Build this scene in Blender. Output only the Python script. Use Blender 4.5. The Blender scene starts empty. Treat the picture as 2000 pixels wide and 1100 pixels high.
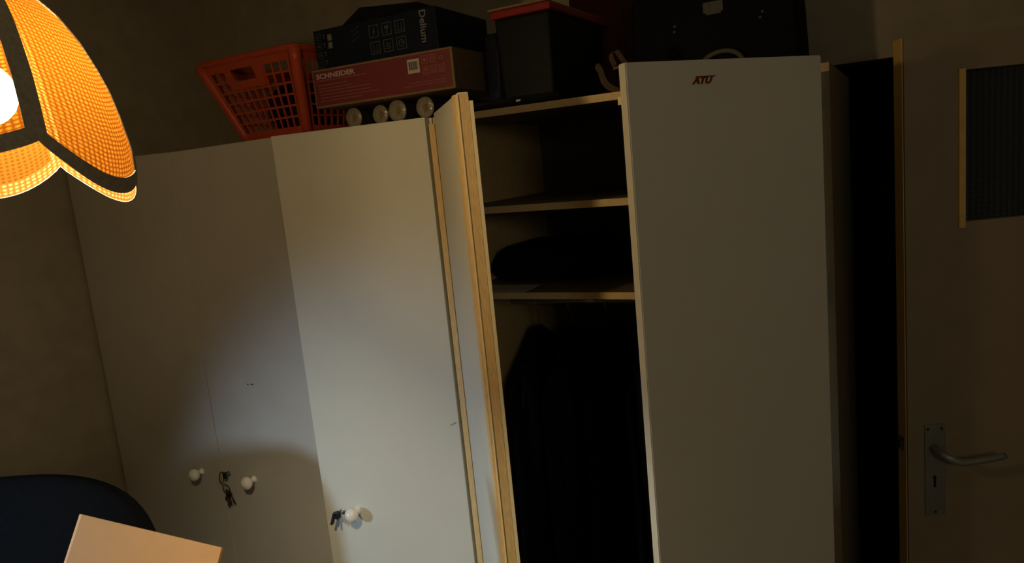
import bpy, bmesh, math, random
from mathutils import Vector, Matrix
random.seed(7)
PI = math.pi
scene = bpy.context.scene
C = scene.collection

# ------------------------------------------------------------------ camera, world, light, exposure
EYE = 1.82
RC = Matrix(((0.8797, -0.0093, -0.4755), (0.4657, -0.1857, 0.8652), (-0.0964, -0.9826, -0.1590)))   # camera axes (right, down, forward) -> world
cam_d = bpy.data.cameras.new('camera')
cam = bpy.data.objects.new('camera', cam_d); C.objects.link(cam)
cam_d.sensor_fit = 'HORIZONTAL'; cam_d.sensor_width = 36.0; cam_d.lens = 36.0 * 1427 / 2000
cam_d.clip_start = 0.02
_r, _d, _f = RC.col[0].normalized(), RC.col[1].normalized(), RC.col[2].normalized()
cam.matrix_world = Matrix(((_r.x, -_d.x, -_f.x, 0), (_r.y, -_d.y, -_f.y, 0), (_r.z, -_d.z, -_f.z, EYE), (0, 0, 0, 1)))
scene.camera = cam

w = bpy.data.worlds.new('night'); scene.world = w; w.use_nodes = True
w.node_tree.nodes['Background'].inputs[0].default_value = (0.03, 0.035, 0.05, 1)
w.node_tree.nodes['Background'].inputs[1].default_value = 0.2

def spot(name, loc, target, color, power, size, blend, radius):
    l = bpy.data.lights.new(name, 'SPOT'); l.color = color; l.energy = power
    l.spot_size = math.radians(size); l.spot_blend = blend; l.shadow_soft_size = radius
    o = bpy.data.objects.new(name, l); C.objects.link(o)
    o.location = loc
    o.rotation_euler = (Vector(target) - Vector(loc)).to_track_quat('-Z', 'Y').to_euler()
    return o
# cool daylight falling through the gap of the curtains on the window side of the room
spot('daylight_gap', (-2.33, -0.20, 1.42), (-1.00, 1.45, 0.50), (0.57, 0.78, 1.0), 52, 68, 1.0, 0.07)

# weak fill added behind the camera, no real lamp, lifts the right-hand doors
_l = bpy.data.lights.new('fill_light', 'AREA'); _l.shape = 'DISK'; _l.size = 0.5; _l.energy = 3.2; _l.color = (1.0, 0.87, 0.62)
_o = bpy.data.objects.new('fill_light', _l); C.objects.link(_o); _o.location = (1.05, -0.9, 2.1)
_o.rotation_euler = (Vector((0.15, 1.7, 1.0)) - Vector(_o.location)).to_track_quat('-Z', 'Y').to_euler()

scene.view_settings.view_transform = 'Standard'
scene.view_settings.look = 'None'
scene.view_settings.exposure = 0.0
scene.view_settings.gamma = 1.0
scene.view_settings.use_curve_mapping = False
BULB_WATTS = 36.0

# ------------------------------------------------------------------ materials
def mat(name, col, rough=0.6, var=0.0, scale=30.0, bump=0.0, metal=0.0, spec=0.4, stretch=(1, 1, 1), col2=None, sheen=0.0):
    m = bpy.data.materials.new(name); m.use_nodes = True
    nt = m.node_tree; b = nt.nodes['Principled BSDF']
    b.inputs['Base Color'].default_value = (*col, 1)
    b.inputs['Roughness'].default_value = rough
    b.inputs['Metallic'].default_value = metal
    b.inputs['Specular IOR Level'].default_value = spec
    if sheen: b.inputs['Sheen Weight'].default_value = sheen
    if var or bump or col2:
        tc = nt.nodes.new('ShaderNodeTexCoord'); mp = nt.nodes.new('ShaderNodeMapping')
        mp.inputs['Scale'].default_value = stretch
        nz = nt.nodes.new('ShaderNodeTexNoise'); nz.inputs['Scale'].default_value = scale; nz.inputs['Detail'].default_value = 5
        nt.links.new(tc.outputs['Object'], mp.inputs[0]); nt.links.new(mp.outputs[0], nz.inputs['Vector'])
        cr = nt.nodes.new('ShaderNodeValToRGB')
        c2 = col2 or tuple(c * (1 - var) for c in col)
        cr.color_ramp.elements[0].position = 0.32; cr.color_ramp.elements[0].color = (*c2, 1)
        cr.color_ramp.elements[1].position = 0.68; cr.color_ramp.elements[1].color = (*col, 1)
        nt.links.new(nz.outputs['Fac'], cr.inputs[0]); nt.links.new(cr.outputs[0], b.inputs['Base Color'])
        if bump:
            bp = nt.nodes.new('ShaderNodeBump'); bp.inputs['Strength'].default_value = bump; bp.inputs['Distance'].default_value = 0.002
            nt.links.new(nz.outputs['Fac'], bp.inputs['Height']); nt.links.new(bp.outputs[0], b.inputs['Normal'])
    return m

M = {}
M['wall'] = mat('wallpaper', (0.34, 0.30, 0.225), 0.9, 0.16, 14, 0.25)
M['plaster'] = mat('ceiling_plaster', (0.5, 0.48, 0.44), 0.95, 0.05, 40, 0.2)
M['floor'] = mat('floor_boards', (0.16, 0.09, 0.05), 0.5, 0.3, 8, 0.1, stretch=(1, 12, 1))
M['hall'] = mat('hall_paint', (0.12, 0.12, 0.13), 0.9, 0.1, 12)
M['dim_lam'] = mat('dimmed_laminate', (0.55, 0.535, 0.50), 0.42, 0.05, 9, 0.0)  # darker tone carries the dimmer light on the two left doors
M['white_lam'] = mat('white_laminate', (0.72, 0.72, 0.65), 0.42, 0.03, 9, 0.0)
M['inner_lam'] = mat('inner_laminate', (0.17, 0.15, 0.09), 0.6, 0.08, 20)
M['wood_edge'] = mat('raw_wood_edge', (0.88, 0.64, 0.31), 0.6, 0.22, 60, 0.1, stretch=(8, 8, 1))
M['edge_light'] = mat('pale_edge_strip', (0.93, 0.82, 0.56), 0.4)
M['shelf_edge'] = mat('shelf_edge', (0.76, 0.58, 0.31), 0.6, 0.12, 60)
M['dark_gap'] = mat('dark_wood', (0.05, 0.035, 0.02), 0.7, 0.2, 20)
M['knob'] = mat('white_porcelain', (0.82, 0.78, 0.74), 0.18, spec=0.5)
M['steel'] = mat('steel', (0.55, 0.55, 0.52), 0.35, metal=0.9)
M['dull_alu'] = mat('dull_aluminium', (0.30, 0.33, 0.31), 0.45, 0.15, 40, metal=0.55)
M['black_plastic'] = mat('black_plastic', (0.012, 0.012, 0.013), 0.45)
M['door_paint'] = mat('beige_door_paint', (0.30, 0.245, 0.175), 0.5, 0.08, 16, 0.05)
M['door_edge'] = mat('door_edge_paint', (0.82, 0.56, 0.18), 0.55, 0.12, 30)
M['basket'] = mat('orange_red_plastic', (0.42, 0.062, 0.022), 0.38, 0.06, 30, spec=0.3)
M['red_card'] = mat('red_printed_card', (0.15, 0.022, 0.030), 0.5, 0.06, 20)
M['card'] = mat('brown_card', (0.20, 0.13, 0.065), 0.8, 0.15, 60, 0.1)
M['print_white'] = mat('white_print', (0.42, 0.39, 0.36), 0.6)
M['print_dim'] = mat('faded_pink_print', (0.27, 0.10, 0.10), 0.6)
M['navy_card'] = mat('navy_printed_card', (0.008, 0.012, 0.024), 0.45, 0.2, 16, spec=0.1)
M['print_grey'] = mat('grey_print', (0.15, 0.155, 0.155), 0.6)
M['print_faint'] = mat('faint_grey_print', (0.05, 0.058, 0.062), 0.6)
M['print_tan'] = mat('tan_print', (0.30, 0.13, 0.07), 0.6)
M['roll'] = mat('rolled_paper', (0.34, 0.29, 0.21), 0.7, 0.25, 90, 0.2)
M['roll_side'] = mat('shadowed_roll_paper', (0.035, 0.028, 0.02), 0.7, 0.4, 40, spec=0.1)  # dark tone carries the shade on the roll sides
M['roll_core'] = mat('roll_core', (0.20, 0.14, 0.08), 0.8)
M['dark_crate'] = mat('dark_grey_plastic', (0.008, 0.010, 0.012), 0.45, 0.1, 10, spec=0.1)
M['red_lid'] = mat('red_plastic_lid', (0.22, 0.014, 0.010), 0.35)
M['red_box'] = mat('dark_red_board', (0.06, 0.006, 0.007), 0.6, 0.2, 12)
M['tan'] = mat('tan_board', (0.20, 0.12, 0.06), 0.7)
M['navy_cloth'] = mat('navy_nylon', (0.010, 0.013, 0.026), 0.6, 0.3, 60, 0.3, spec=0.1)
M['black_cloth'] = mat('black_fabric', (0.010, 0.011, 0.014), 0.9, 0.3, 120, 0.4, spec=0.1)
M['case'] = mat('dark_case_shell', (0.003, 0.004, 0.008), 0.7, 0.2, 70, 0.2, spec=0.1)
M['webbing'] = mat('brown_webbing', (0.16, 0.11, 0.065), 0.85, 0.2, 120, 0.2)
M['grey_strap'] = mat('grey_strap', (0.10, 0.095, 0.075), 0.8)
M['label'] = mat('paper_label', (0.10, 0.10, 0.10), 0.6, 0.4, 160)
M['sticker'] = mat('brown_red_sticker', (0.20, 0.035, 0.012), 0.5)
M['paper'] = mat('paper_sheet', (0.5, 0.48, 0.42), 0.8)
M['chair_cloth'] = mat('chair_fabric', (0.006, 0.007, 0.009), 0.95, 0.35, 140, 0.4, spec=0.1)
M['carton'] = mat('pale_carton', (0.33, 0.185, 0.072), 0.75, 0.06, 40, 0.05)
M['carton_edge'] = mat('pale_carton_edge', (0.48, 0.33, 0.21), 0.8)
M['table'] = mat('table_wood', (0.20, 0.11, 0.05), 0.45, 0.25, 10, stretch=(1, 10, 1))
M['trim'] = mat('dark_braid', (0.42, 0.38, 0.29), 0.9, 0.25, 200, 0.3)  # braid lightened, glare haze around the lamp put into its colour
M['brass'] = mat('lamp_fitting', (0.35, 0.25, 0.10), 0.4, metal=0.7)

def glass_mat():
    m = bpy.data.materials.new('ribbed_dark_glass'); m.use_nodes = True
    nt = m.node_tree; b = nt.nodes['Principled BSDF']
    b.inputs['Base Color'].default_value = (0.20, 0.24, 0.28, 1); b.inputs['Roughness'].default_value = 0.22
    b.inputs['Transmission Weight'].default_value = 0.85; b.inputs['IOR'].default_value = 1.3
    tc = nt.nodes.new('ShaderNodeTexCoord')
    hs = []
    for ax in ('X', 'Z'):
        wv = nt.nodes.new('ShaderNodeTexWave'); wv.bands_direction = ax; wv.inputs['Scale'].default_value = 28
        wv.inputs['Distortion'].default_value = 0.6
        nt.links.new(tc.outputs['Object'], wv.inputs['Vector']); hs.append(wv)
    ad = nt.nodes.new('ShaderNodeMath'); ad.operation = 'ADD'
    nt.links.new(hs[0].outputs['Fac'], ad.inputs[0]); nt.links.new(hs[1].outputs['Fac'], ad.inputs[1])
    bp = nt.nodes.new('ShaderNodeBump'); bp.inputs['Strength'].default_value = 0.5; bp.inputs['Distance'].default_value = 0.002
    nt.links.new(ad.outputs[0], bp.inputs['Height']); nt.links.new(bp.outputs[0], b.inputs['Normal'])
    return m
M['glass'] = glass_mat()

def plastic_film():
    m = bpy.data.materials.new('clear_film'); m.use_nodes = True
    nt = m.node_tree; out = nt.nodes['Material Output']
    tr = nt.nodes.new('ShaderNodeBsdfTransparent'); gl = nt.nodes.new('ShaderNodeBsdfGlossy'); gl.inputs['Roughness'].default_value = 0.12
    nz = nt.nodes.new('ShaderNodeTexNoise'); nz.inputs['Scale'].default_value = 60
    tc = nt.nodes.new('ShaderNodeTexCoord'); nt.links.new(tc.outputs['Object'], nz.inputs['Vector'])
    bp = nt.nodes.new('ShaderNodeBump'); bp.inputs['Strength'].default_value = 1.0; bp.inputs['Distance'].default_value = 0.006
    nt.links.new(nz.outputs['Fac'], bp.inputs['Height']); nt.links.new(bp.outputs[0], gl.inputs['Normal'])
    mx = nt.nodes.new('ShaderNodeMixShader'); mx.inputs[0].default_value = 0.16
    nt.links.new(tr.outputs[0], mx.inputs[1]); nt.links.new(gl.outputs[0], mx.inputs[2]); nt.links.new(mx.outputs[0], out.inputs[0])
    return m
M['film'] = plastic_film()

def shade_mat():
    """loosely woven fabric: rows of thick weft threads, small holes between them; light comes through from the bulb"""
    m = bpy.data.materials.new('woven_shade_fabric'); m.use_nodes = True
    nt = m.node_tree; nt.nodes.remove(nt.nodes['Principled BSDF']); out = nt.nodes['Material Output']
    uv = nt.nodes.new('ShaderNodeUVMap'); sep = nt.nodes.new('ShaderNodeSeparateXYZ')
    nz = nt.nodes.new('ShaderNodeTexNoise'); nz.inputs['Scale'].default_value = 45; nz.inputs['Detail'].default_value = 3
    nt.links.new(uv.outputs[0], nz.inputs['Vector'])
    vm = nt.nodes.new('ShaderNodeVectorMath'); vm.operation = 'MULTIPLY_ADD'
    vm.inputs[1].default_value = (0.005, 0.004, 0)
    nt.links.new(nz.outputs['Color'], vm.inputs[0]); nt.links.new(uv.outputs[0], vm.inputs[2])
    nt.links.new(vm.outputs[0], sep.inputs[0])
    def sine(src, freq):
        a = nt.nodes.new('ShaderNodeMath'); a.operation = 'MULTIPLY'; a.inputs[1].default_value = freq
        b = nt.nodes.new('ShaderNodeMath'); b.operation = 'SINE'
        c = nt.nodes.new('ShaderNodeMath'); c.operation = 'MULTIPLY_ADD'; c.inputs[1].default_value = 0.5; c.inputs[2].default_value = 0.5
        nt.links.new(src, a.inputs[0]); nt.links.new(a.outputs[0], b.inputs[0]); nt.links.new(b.outputs[0], c.inputs[0])
        return c.outputs[0]
    su = sine(sep.outputs[0], 2 * PI / 0.0080); sv = sine(sep.outputs[1], 2 * PI / 0.0056)
    mul = nt.nodes.new('ShaderNodeMath'); mul.operation = 'MULTIPLY'
    nt.links.new(su, mul.inputs[0]); nt.links.new(sv, mul.inputs[1])
    cr = nt.nodes.new('ShaderNodeValToRGB')
    cr.color_ramp.elements[0].position = 0.05; cr.color_ramp.elements[0].color = (0.020, 0.0048, 0.0003, 1)
    cr.color_ramp.elements[1].position = 0.75; cr.color_ramp.elements[1].color = (0.080, 0.027, 0.0028, 1)
    nt.links.new(mul.outputs[0], cr.inputs[0])
    trl = nt.nodes.new('ShaderNodeBsdfTranslucent'); dif = nt.nodes.new('ShaderNodeBsdfDiffuse'); tra = nt.nodes.new('ShaderNodeBsdfTransparent')
    tra.inputs[0].default_value = (1.0, 0.86, 0.62, 1)
    nt.links.new(cr.outputs[0], trl.inputs[0]); dif.inputs[0].default_value = (0.11, 0.038, 0.0042, 1)
    m1 = nt.nodes.new('ShaderNodeMixShader'); m1.inputs[0].default_value = 0.4
    nt.links.new(trl.outputs[0], m1.inputs[1]); nt.links.new(dif.outputs[0], m1.inputs[2])
    rf = nt.nodes.new('ShaderNodeBsdfRefraction'); rf.inputs['IOR'].default_value = 1.0; rf.inputs['Roughness'].default_value = 0.55
    rf.inputs['Color'].default_value = (1.0, 0.52, 0.12, 1)
    lob = nt.nodes.new('ShaderNodeMath'); lob.operation = 'MULTIPLY_ADD'; lob.inputs[1].default_value = 0.12; lob.inputs[2].default_value = 0.003
    nt.links.new(mul.outputs[0], lob.inputs[0])
    m3 = nt.nodes.new('ShaderNodeMixShader'); nt.links.new(lob.outputs[0], m3.inputs[0]); nt.links.new(m1.outputs[0], m3.inputs[1]); nt.links.new(rf.outputs[0], m3.inputs[2])
    m1 = m3
    hol = nt.nodes.new('ShaderNodeMath'); hol.operation = 'MULTIPLY_ADD'; hol.inputs[1].default_value = SHADE_HOLES; hol.inputs[2].default_value = 0.10
    nt.links.new(mul.outputs[0], hol.inputs[0])
    m2 = nt.nodes.new('ShaderNodeMixShader'); nt.links.new(hol.outputs[0], m2.inputs[0])
    nt.links.new(m1.outputs[0], m2.inputs[1]); nt.links.new(tra.outputs[0], m2.inputs[2])
    nt.links.new(m2.outputs[0], out.inputs[0])
    return m
SHADE_HOLES = 0.5
M['shade'] = shade_mat()

def emit_mat(name, col, strength):
    m = bpy.data.materials.new(name); m.use_nodes = True
    b = m.node_tree.nodes['Principled BSDF']
    b.inputs['Base Color'].default_value = (*col, 1)
    b.inputs['Emission Color'].default_value = (*col, 1); b.inputs['Emission Strength'].default_value = strength
    return m
BULB_R = 0.034
M['bulb'] = emit_mat('lit_bulb', (1.0, 0.84, 0.54), BULB_WATTS / (4 * PI * PI * BULB_R ** 2))

# ------------------------------------------------------------------ helpers
WM = {}
def world_of(o): return WM.get(o.name, Matrix.Identity(4)) if o else Matrix.Identity(4)

def thing(name, label, cat, loc=(0, 0, 0), group=None, rot=None):
    o = bpy.data.objects.new(name, None); C.objects.link(o)
    m = Matrix.Translation(Vector(loc)) @ (rot.to_4x4() if rot else Matrix.Identity(4))
    o.matrix_world = m; WM[o.name] = m
    o.empty_display_size = 0.05
    o['label'] = label; o['category'] = cat
    if group: o['group'] = group
    return o

def obj(name, bm, m, parent=None, smooth=False, label=None, kind=None):
    """bm is given in world coordinates"""
    me = bpy.data.meshes.new(name)
    W = world_of(parent)
    bmesh.ops.recalc_face_normals(bm, faces=bm.faces)
    bm.transform(W.inverted())
    bm.to_mesh(me); bm.free()
    for p in me.polygons: p.use_smooth = smooth
    me.materials.append(M[m] if isinstance(m, str) else m)
    o = bpy.data.objects.new(name, me); C.objects.link(o)
    if parent: o.parent = parent
    WM[o.name] = W
    if label: o['label'] = label
    if kind: o['kind'] = kind
    return o

def tag(o, label, cat, group=None):
    o['label'] = label; o['category'] = cat
    if group: o['group'] = group
    return o

def nb(): return bmesh.new()

def add_hex(bm, p8, bevel=0.0):
    """p8: bottom 4 then top 4, both in order"""
    t = bmesh.new()
    v = [t.verts.new(Vector(p)) for p in p8]
    for f in ((0, 3, 2, 1), (4, 5, 6, 7), (0, 1, 5, 4), (1, 2, 6, 5), (2, 3, 7, 6), (3, 0, 4, 7)):
        t.faces.new([v[i] for i in f])
    bmesh.ops.recalc_face_normals(t, faces=t.faces)
    if bevel: bmesh.ops.bevel(t, geom=list(t.edges), offset=bevel, segments=2, affect='EDGES', profile=0.5)
    merge(bm, t)

def merge(bm, t):
    m = {}
    for v in t.verts: m[v] = bm.verts.new(v.co)
    for f in t.faces:
        try: bm.faces.new([m[v] for v in f.verts])
        except ValueError: pass
    t.free()

def add_box(bm, x0, x1, y0, y1, z0, z1, bevel=0.0):
    add_hex(bm, [(x0, y0, z0), (x1, y0, z0), (x1, y1, z0), (x0, y1, z0), (x0, y0, z1), (x1, y0, z1), (x1, y1, z1), (x0, y1, z1)], bevel)

def box(x0, x1, y0, y1, z0, z1, bevel=0.0):
    bm = nb(); add_box(bm, x0, x1, y0, y1, z0, z1, bevel); return bm

def add_tube(bm, pts, r, n=8, closed=False):
    pts = [Vector(p) for p in pts]; N = len(pts); rings = []
    up = Vector((0.13, 0.21, 0.97)).normalized()
    for i, p in enumerate(pts):
        a = pts[(i - 1) % N] if (closed or i > 0) else p
        b = pts[(i + 1) % N] if (closed or i < N - 1) else p
        d = (b - a).normalized()
        s = d.cross(up)
        if s.length < 1e-4: s = d.cross(Vector((1, 0, 0)))
        s.normalize(); t = s.cross(d)
        rr = r[i] if isinstance(r, (list, tuple)) else r
        rings.append([bm.verts.new(p + (s * math.cos(2 * PI * k / n) + t * math.sin(2 * PI * k / n)) * rr) for k in range(n)])
    for i in range(N if closed else N - 1):
        A, B = rings[i], rings[(i + 1) % N]
        for k in range(n): bm.faces.new((A[k], A[(k + 1) % n], B[(k + 1) % n], B[k]))
    if not closed:
        bm.faces.new(rings[0][::-1]); bm.faces.new(rings[-1])

def add_lathe(bm, origin, axis, prof, n=20):
    """prof: (radius, distance along axis)"""
    axis = Vector(axis).normalized(); o = Vector(origin)
    s = axis.orthogonal().normalized(); t = axis.cross(s)
    rings = []
    for r, h in prof:
        if r < 1e-5: rings.append([bm.verts.new(o + axis * h)])
        else: rings.append([bm.verts.new(o + axis * h + (s * math.cos(2 * PI * k / n) + t * math.sin(2 * PI * k / n)) * r) for k in range(n)])
    for A, B in zip(rings, rings[1:]):
        for k in range(n):
            k2 = (k + 1) % n
            if len(A) == 1 and len(B) == 1: continue
            if len(A) == 1: bm.faces.new((A[0], B[k], B[k2]))
            elif len(B) == 1: bm.faces.new((A[k], A[k2], B[0]))
            else: bm.faces.new((A[k], A[k2], B[k2], B[k]))

def frame_pt(o, ex, ey, en):
    """a flat local frame: (u, v, n) -> world"""
    o, ex, ey, en = Vector(o), Vector(ex), Vector(ey), Vector(en)
    return lambda u, v, n=0.0: o + ex * u + ey * v + en * n

def add_slab(bm, P, u0, u1, v0, v1, n0, n1):
    add_hex(bm, [P(u0, v0, n0), P(u1, v0, n0), P(u1, v0, n1), P(u0, v0, n1), P(u0, v1, n0), P(u1, v1, n0), P(u1, v1, n1), P(u0, v1, n1)])

def add_outline(bm, P, u0, u1, v0, v1, t, n0, n1):
    add_slab(bm, P, u0, u1, v0, v0 + t, n0, n1); add_slab(bm, P, u0, u1, v1 - t, v1, n0, n1)
    add_slab(bm, P, u0, u0 + t, v0 + t, v1 - t, n0, n1); add_slab(bm, P, u1 - t, u1, v0 + t, v1 - t, n0, n1)

def text(name, s, P, u, v, size, m, parent, angle=0.0, width=1.0, shear=0.0, n=0.0008, bold=0.0, label=None):
    cu = bpy.data.curves.new('lettering', 'FONT'); cu.body = s; cu.size = size; cu.shear = shear
    cu.offset = bold; cu.extrude = 0.0003; cu.resolution_u = 3
    t = bpy.data.objects.new('tmp', cu)
    me0 = bpy.data.meshes.new_from_object(t)
    bm = nb(); bm.from_mesh(me0)
    bpy.data.objects.remove(t); bpy.data.curves.remove(cu); bpy.data.meshes.remove(me0)
    ca, sa = math.cos(angle), math.sin(angle)
    for vv in bm.verts:
        x, y, z = vv.co.x * width, vv.co.y, vv.co.z
        vv.co = P(u + x * ca - y * sa, v + x * sa + y * ca, n + z)
    return obj(name, bm, m, parent, label=label)

# ------------------------------------------------------------------ the room
XL, XR, YB, YF, ZC = -2.480, 1.30, 2.075, -1.6, 2.62
def struct(name, bm, m):
    o = obj(name, bm, m); o['kind'] = 'structure'; return o
struct('floor', box(XL - 0.1, XR + 0.1, YF - 0.1, 3.6, -0.1, 0), 'floor')
struct('ceiling', box(XL - 0.1, XR + 0.1, YF - 0.1, 3.6, ZC, ZC + 0.1), 'plaster')
struct('wall_left', box(XL - 0.1, XL, YF, YB, 0, ZC), 'wall')
struct('wall_right', box(XR, XR + 0.1, YF, YB + 0.1, 0, ZC), 'wall')
struct('wall_front', box(XL - 0.1, XR + 0.1, YF - 0.1, YF, 0, ZC), 'wall')
OX0, OX1, OZ = -0.20, 0.705, 1.985
bm = nb()
add_box(bm, XL - 0.1, OX0, YB, YB + 0.12, 0, ZC); add_box(bm, OX1, XR, YB, YB + 0.12, 0, ZC); add_box(bm, OX0, OX1, YB, YB + 0.12, OZ, ZC)
struct('wall_back', bm, 'wall')
bm = nb(); add_box(bm, -1.0, XR, 3.5, 3.6, 0, ZC); add_box(bm, -1.1, -1.0, YB + 0.12, 3.6, 0, ZC); add_box(bm, XR, XR + 0.1, YB + 0.12, 3.6, 0, ZC)
struct('wall_hall', bm, 'hall')
bm = nb(); add_box(bm, OX0 - 0.0, OX0 + 0.03, YB + 0.01, YB + 0.12, 0, OZ); add_box(bm, OX1 - 0.02, OX1, YB + 0.05, YB + 0.12, 0, OZ);
struct('trim_1', bm, 'door_paint')
bm = nb(); add_box(bm, XL, XL + 0.015, YF, 1.40, 0, 0.08)
struct('baseboard_left', bm, 'door_paint')

# the room door, ajar towards us, hinged on the right
TH = math.radians(26)
dd = Vector((math.cos(TH), math.sin(TH), 0)); dn = Vector((math.sin(TH), -math.cos(TH), 0))      # along the leaf, towards the room
DL = frame_pt((-0.0015, 1.75, 0), dd, (0, 0, 1), dn)
DW, DT = 0.79, 0.042
g0, g1, gz0, gz1 = 0.117, 0.117 + 0.42, 1.607, 1.919
bm = nb()
add_slab(bm, DL, 0, g0, 0.008, 1.994, -DT, 0); add_slab(bm, DL, g1, DW, 0.008, 1.994, -DT, 0)
add_slab(bm, DL, g0, g1, 0.008, gz0, -DT, 0); add_slab(bm, DL, g0, g1, gz1, 1.994, -DT, 0)
door = struct('door_1', bm, 'door_paint')
bm = nb(); add_slab(bm, DL, -0.0015, 0, 0.008, 1.994, -DT + 0.001, -0.006)
obj('door_edge', bm, 'door_edge', door, label='yellowish painted edge of the door leaf')
bm = nb()
add_slab(bm, DL, g0 - 0.009, g0 + 0.004, gz0 - 0.012, gz1 + 0.002, 0, 0.006); add_slab(bm, DL, g1 - 0.004, g1 + 0.009, gz0 - 0.009, gz1 + 0.009, 0, 0.006)
obj('glazing_bead', bm, 'door_edge', door, label='wooden bead along the glass')
bm = nb(); add_slab(bm, DL, g0, g1, gz0, gz1, -0.026, -0.021)
obj('glass_pane', bm, 'glass', door, label='dark ribbed glass pane')
# lever handle on a long plate
bm = nb(); add_hex(bm, [DL(0.0355, 0.948, 0), DL(0.0795, 0.948, 0), DL(0.0795, 0.948, 0.004), DL(0.0355, 0.948, 0.004), DL(0.0355, 1.163, 0), DL(0.0795, 1.163, 0), DL(0.0795, 1.163, 0.004), DL(0.0355, 1.163, 0.004)], 0.0012)
plate = obj('handle_plate', bm, 'dull_alu', door, label='long worn aluminium handle plate')
bm = nb()
add_tube(bm, [DL(0.054, 1.108, 0.003), DL(0.054, 1.108, 0.030), DL(0.058, 1.105, 0.040), DL(0.072, 1.098, 0.045), DL(0.088, 1.090, 0.047), DL(0.11, 1.090, 0.047), DL(0.145, 1.093, 0.047), DL(0.175, 1.096, 0.046), DL(0.184, 1.097, 0.045)],
         [0.010, 0.0085, 0.009, 0.009, 0.0085, 0.0078, 0.0074, 0.0074, 0.006], 10)
obj('lever', bm, 'dull_alu', plate, smooth=True)
bm = nb()
add_lathe(bm, DL(0.056, 1.040, 0.0041), dn, [(0, 0), (0.0042, 0), (0.0042, 0.0004), (0, 0.0004)], 12); add_slab(bm, DL, 0.0535, 0.0585, 1.016, 1.040, 0.0041, 0.0045)
obj('keyhole', bm, 'black_plastic', plate)
for u, v in ((0.0415, 1.153), (0.0715, 1.153), (0.0575, 0.957)):
    bm = nb(); add_lathe(bm, DL(u, v, 0.004), dn, [(0, 0), (0.0034, 0), (0.003, 0.001), (0, 0.0014)], 10)
    obj('screw', bm, 'dark_gap', plate)
bm = nb(); add_hex(bm, [DL(-0.0025, 1.100, -0.034), DL(-0.0016, 1.100, -0.034), DL(-0.0016, 1.100, -0.012), DL(-0.0025, 1.100, -0.012), DL(-0.0025, 1.130, -0.034), DL(-0.0016, 1.130, -0.034), DL(-0.0016, 1.130, -0.012), DL(-0.0025, 1.130, -0.012)])
lf = obj('latch_plate', bm, 'dull_alu', door)
bm = nb(); add_slab(bm, DL, -0.010, -0.0025, 1.106, 1.122, -0.030, -0.016); obj('latch_bolt', bm, 'dark_gap', lf)

# ------------------------------------------------------------------ wardrobes
TOPZ = 1.9466
FY = 1.505       # carcass front
BY = 2.06        # carcass back

def make_door(root, H, d, nrm, wd, z0, z1, m, T=0.018, tilt=0.0, b=0.0015):
    """H hinge corner of the outer face, d direction to the free edge, nrm outward normal"""
    P = frame_pt((H[0], H[1], 0), d, (0, 0, 1), nrm)
    bm = nb()
    add_hex(bm, [P(0, z0, -T), P(wd, z0, -T), P(wd, z0, 0), P(0, z0, 0), P(0, z1, -T), P(wd, z1 + tilt, -T), P(wd, z1 + tilt, 0), P(0, z1, 0)], b)
    return obj('door', bm, m, root), P

def knob(door_o, P, u, z):
    bm = nb(); o = P(u, z, 0); ax = (P(u, z, 1) - P(u, z, 0))
    add_lathe(bm, o, ax, [(0, 0), (0.012, 0), (0.011, 0.003), (0.0065, 0.008), (0.0065, 0.014), (0.013, 0.018), (0.019, 0.024), (0.0205, 0.031), (0.0185, 0.038), (0.012, 0.044), (0.005, 0.0465), (0, 0.047)], 24)
    return obj('knob', bm, 'knob', door_o, smooth=True)

# --- wardrobe with three doors (left)
WA = thing('wardrobe', 'pale laminate wardrobe with three closed doors and white round knobs, left of the open one', 'wardrobe', (-1.735, 1.8, 0))
AX0, AX1 = -2.468, -1.0035
for x0, x1 in ((AX0, AX0 + 0.016), (AX1 - 0.016, AX1)):
    obj('side_panel', box(x0, x1, FY, BY, 0, TOPZ - 0.0162), 'dim_lam', WA)
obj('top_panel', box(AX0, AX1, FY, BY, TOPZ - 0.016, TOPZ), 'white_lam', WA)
obj('bottom_panel', box(AX0 + 0.0162, AX1 - 0.0162, FY, BY - 0.006, 0.08, 0.096), 'inner_lam', WA)
obj('plinth', box(AX0 + 0.0162, AX1 - 0.0162, FY + 0.02, FY + 0.036, 0, 0.0798), 'dark_gap', WA)
obj('back_panel', box(AX0 + 0.0162, AX1 - 0.0162, BY - 0.0058, BY, 0.08, TOPZ - 0.0162), 'inner_lam', WA)
sp = 1.951
DFY = 1.485
d1, P1 = make_door(WA, (-2.466, DFY), (1, 0, 0), (0, -1, 0), 0.521, 0.082, sp + 0.011, 'dim_lam', tilt=-0.0105)
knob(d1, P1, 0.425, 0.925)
d2, P2 = make_door(WA, (-1.470, DFY - 0.002), (-1, 0, 0), (0, -1, 0), 0.470, 0.082, sp + 0.001, 'dim_lam', tilt=-0.0015)
knob(d2, P2, 0.327, 0.929)
th3 = math.radians(5.0)
d3v = Vector((-math.cos(th3), -math.sin(th3), 0)); n3 = Vector((math.sin(th3), -math.cos(th3), 0))
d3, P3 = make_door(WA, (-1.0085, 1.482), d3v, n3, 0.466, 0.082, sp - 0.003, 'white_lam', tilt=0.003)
knob(d3, P3, 0.352, 0.905)
bm = nb(); add_slab(bm, P2, 0.285, 0.291, 1.2385, 1.2415, 0.0002, 0.0006); add_slab(bm, P2, 0.265, 0.272, 1.2385, 1.2425, 0.0002, 0.0006); add_slab(bm, P2, 0.272, 0.285, 1.2395, 1.2405, 0.0002, 0.0005)
obj('scuff_mark', bm, 'dark_gap', d2, label='small dark scuff')
bm = nb()
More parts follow.
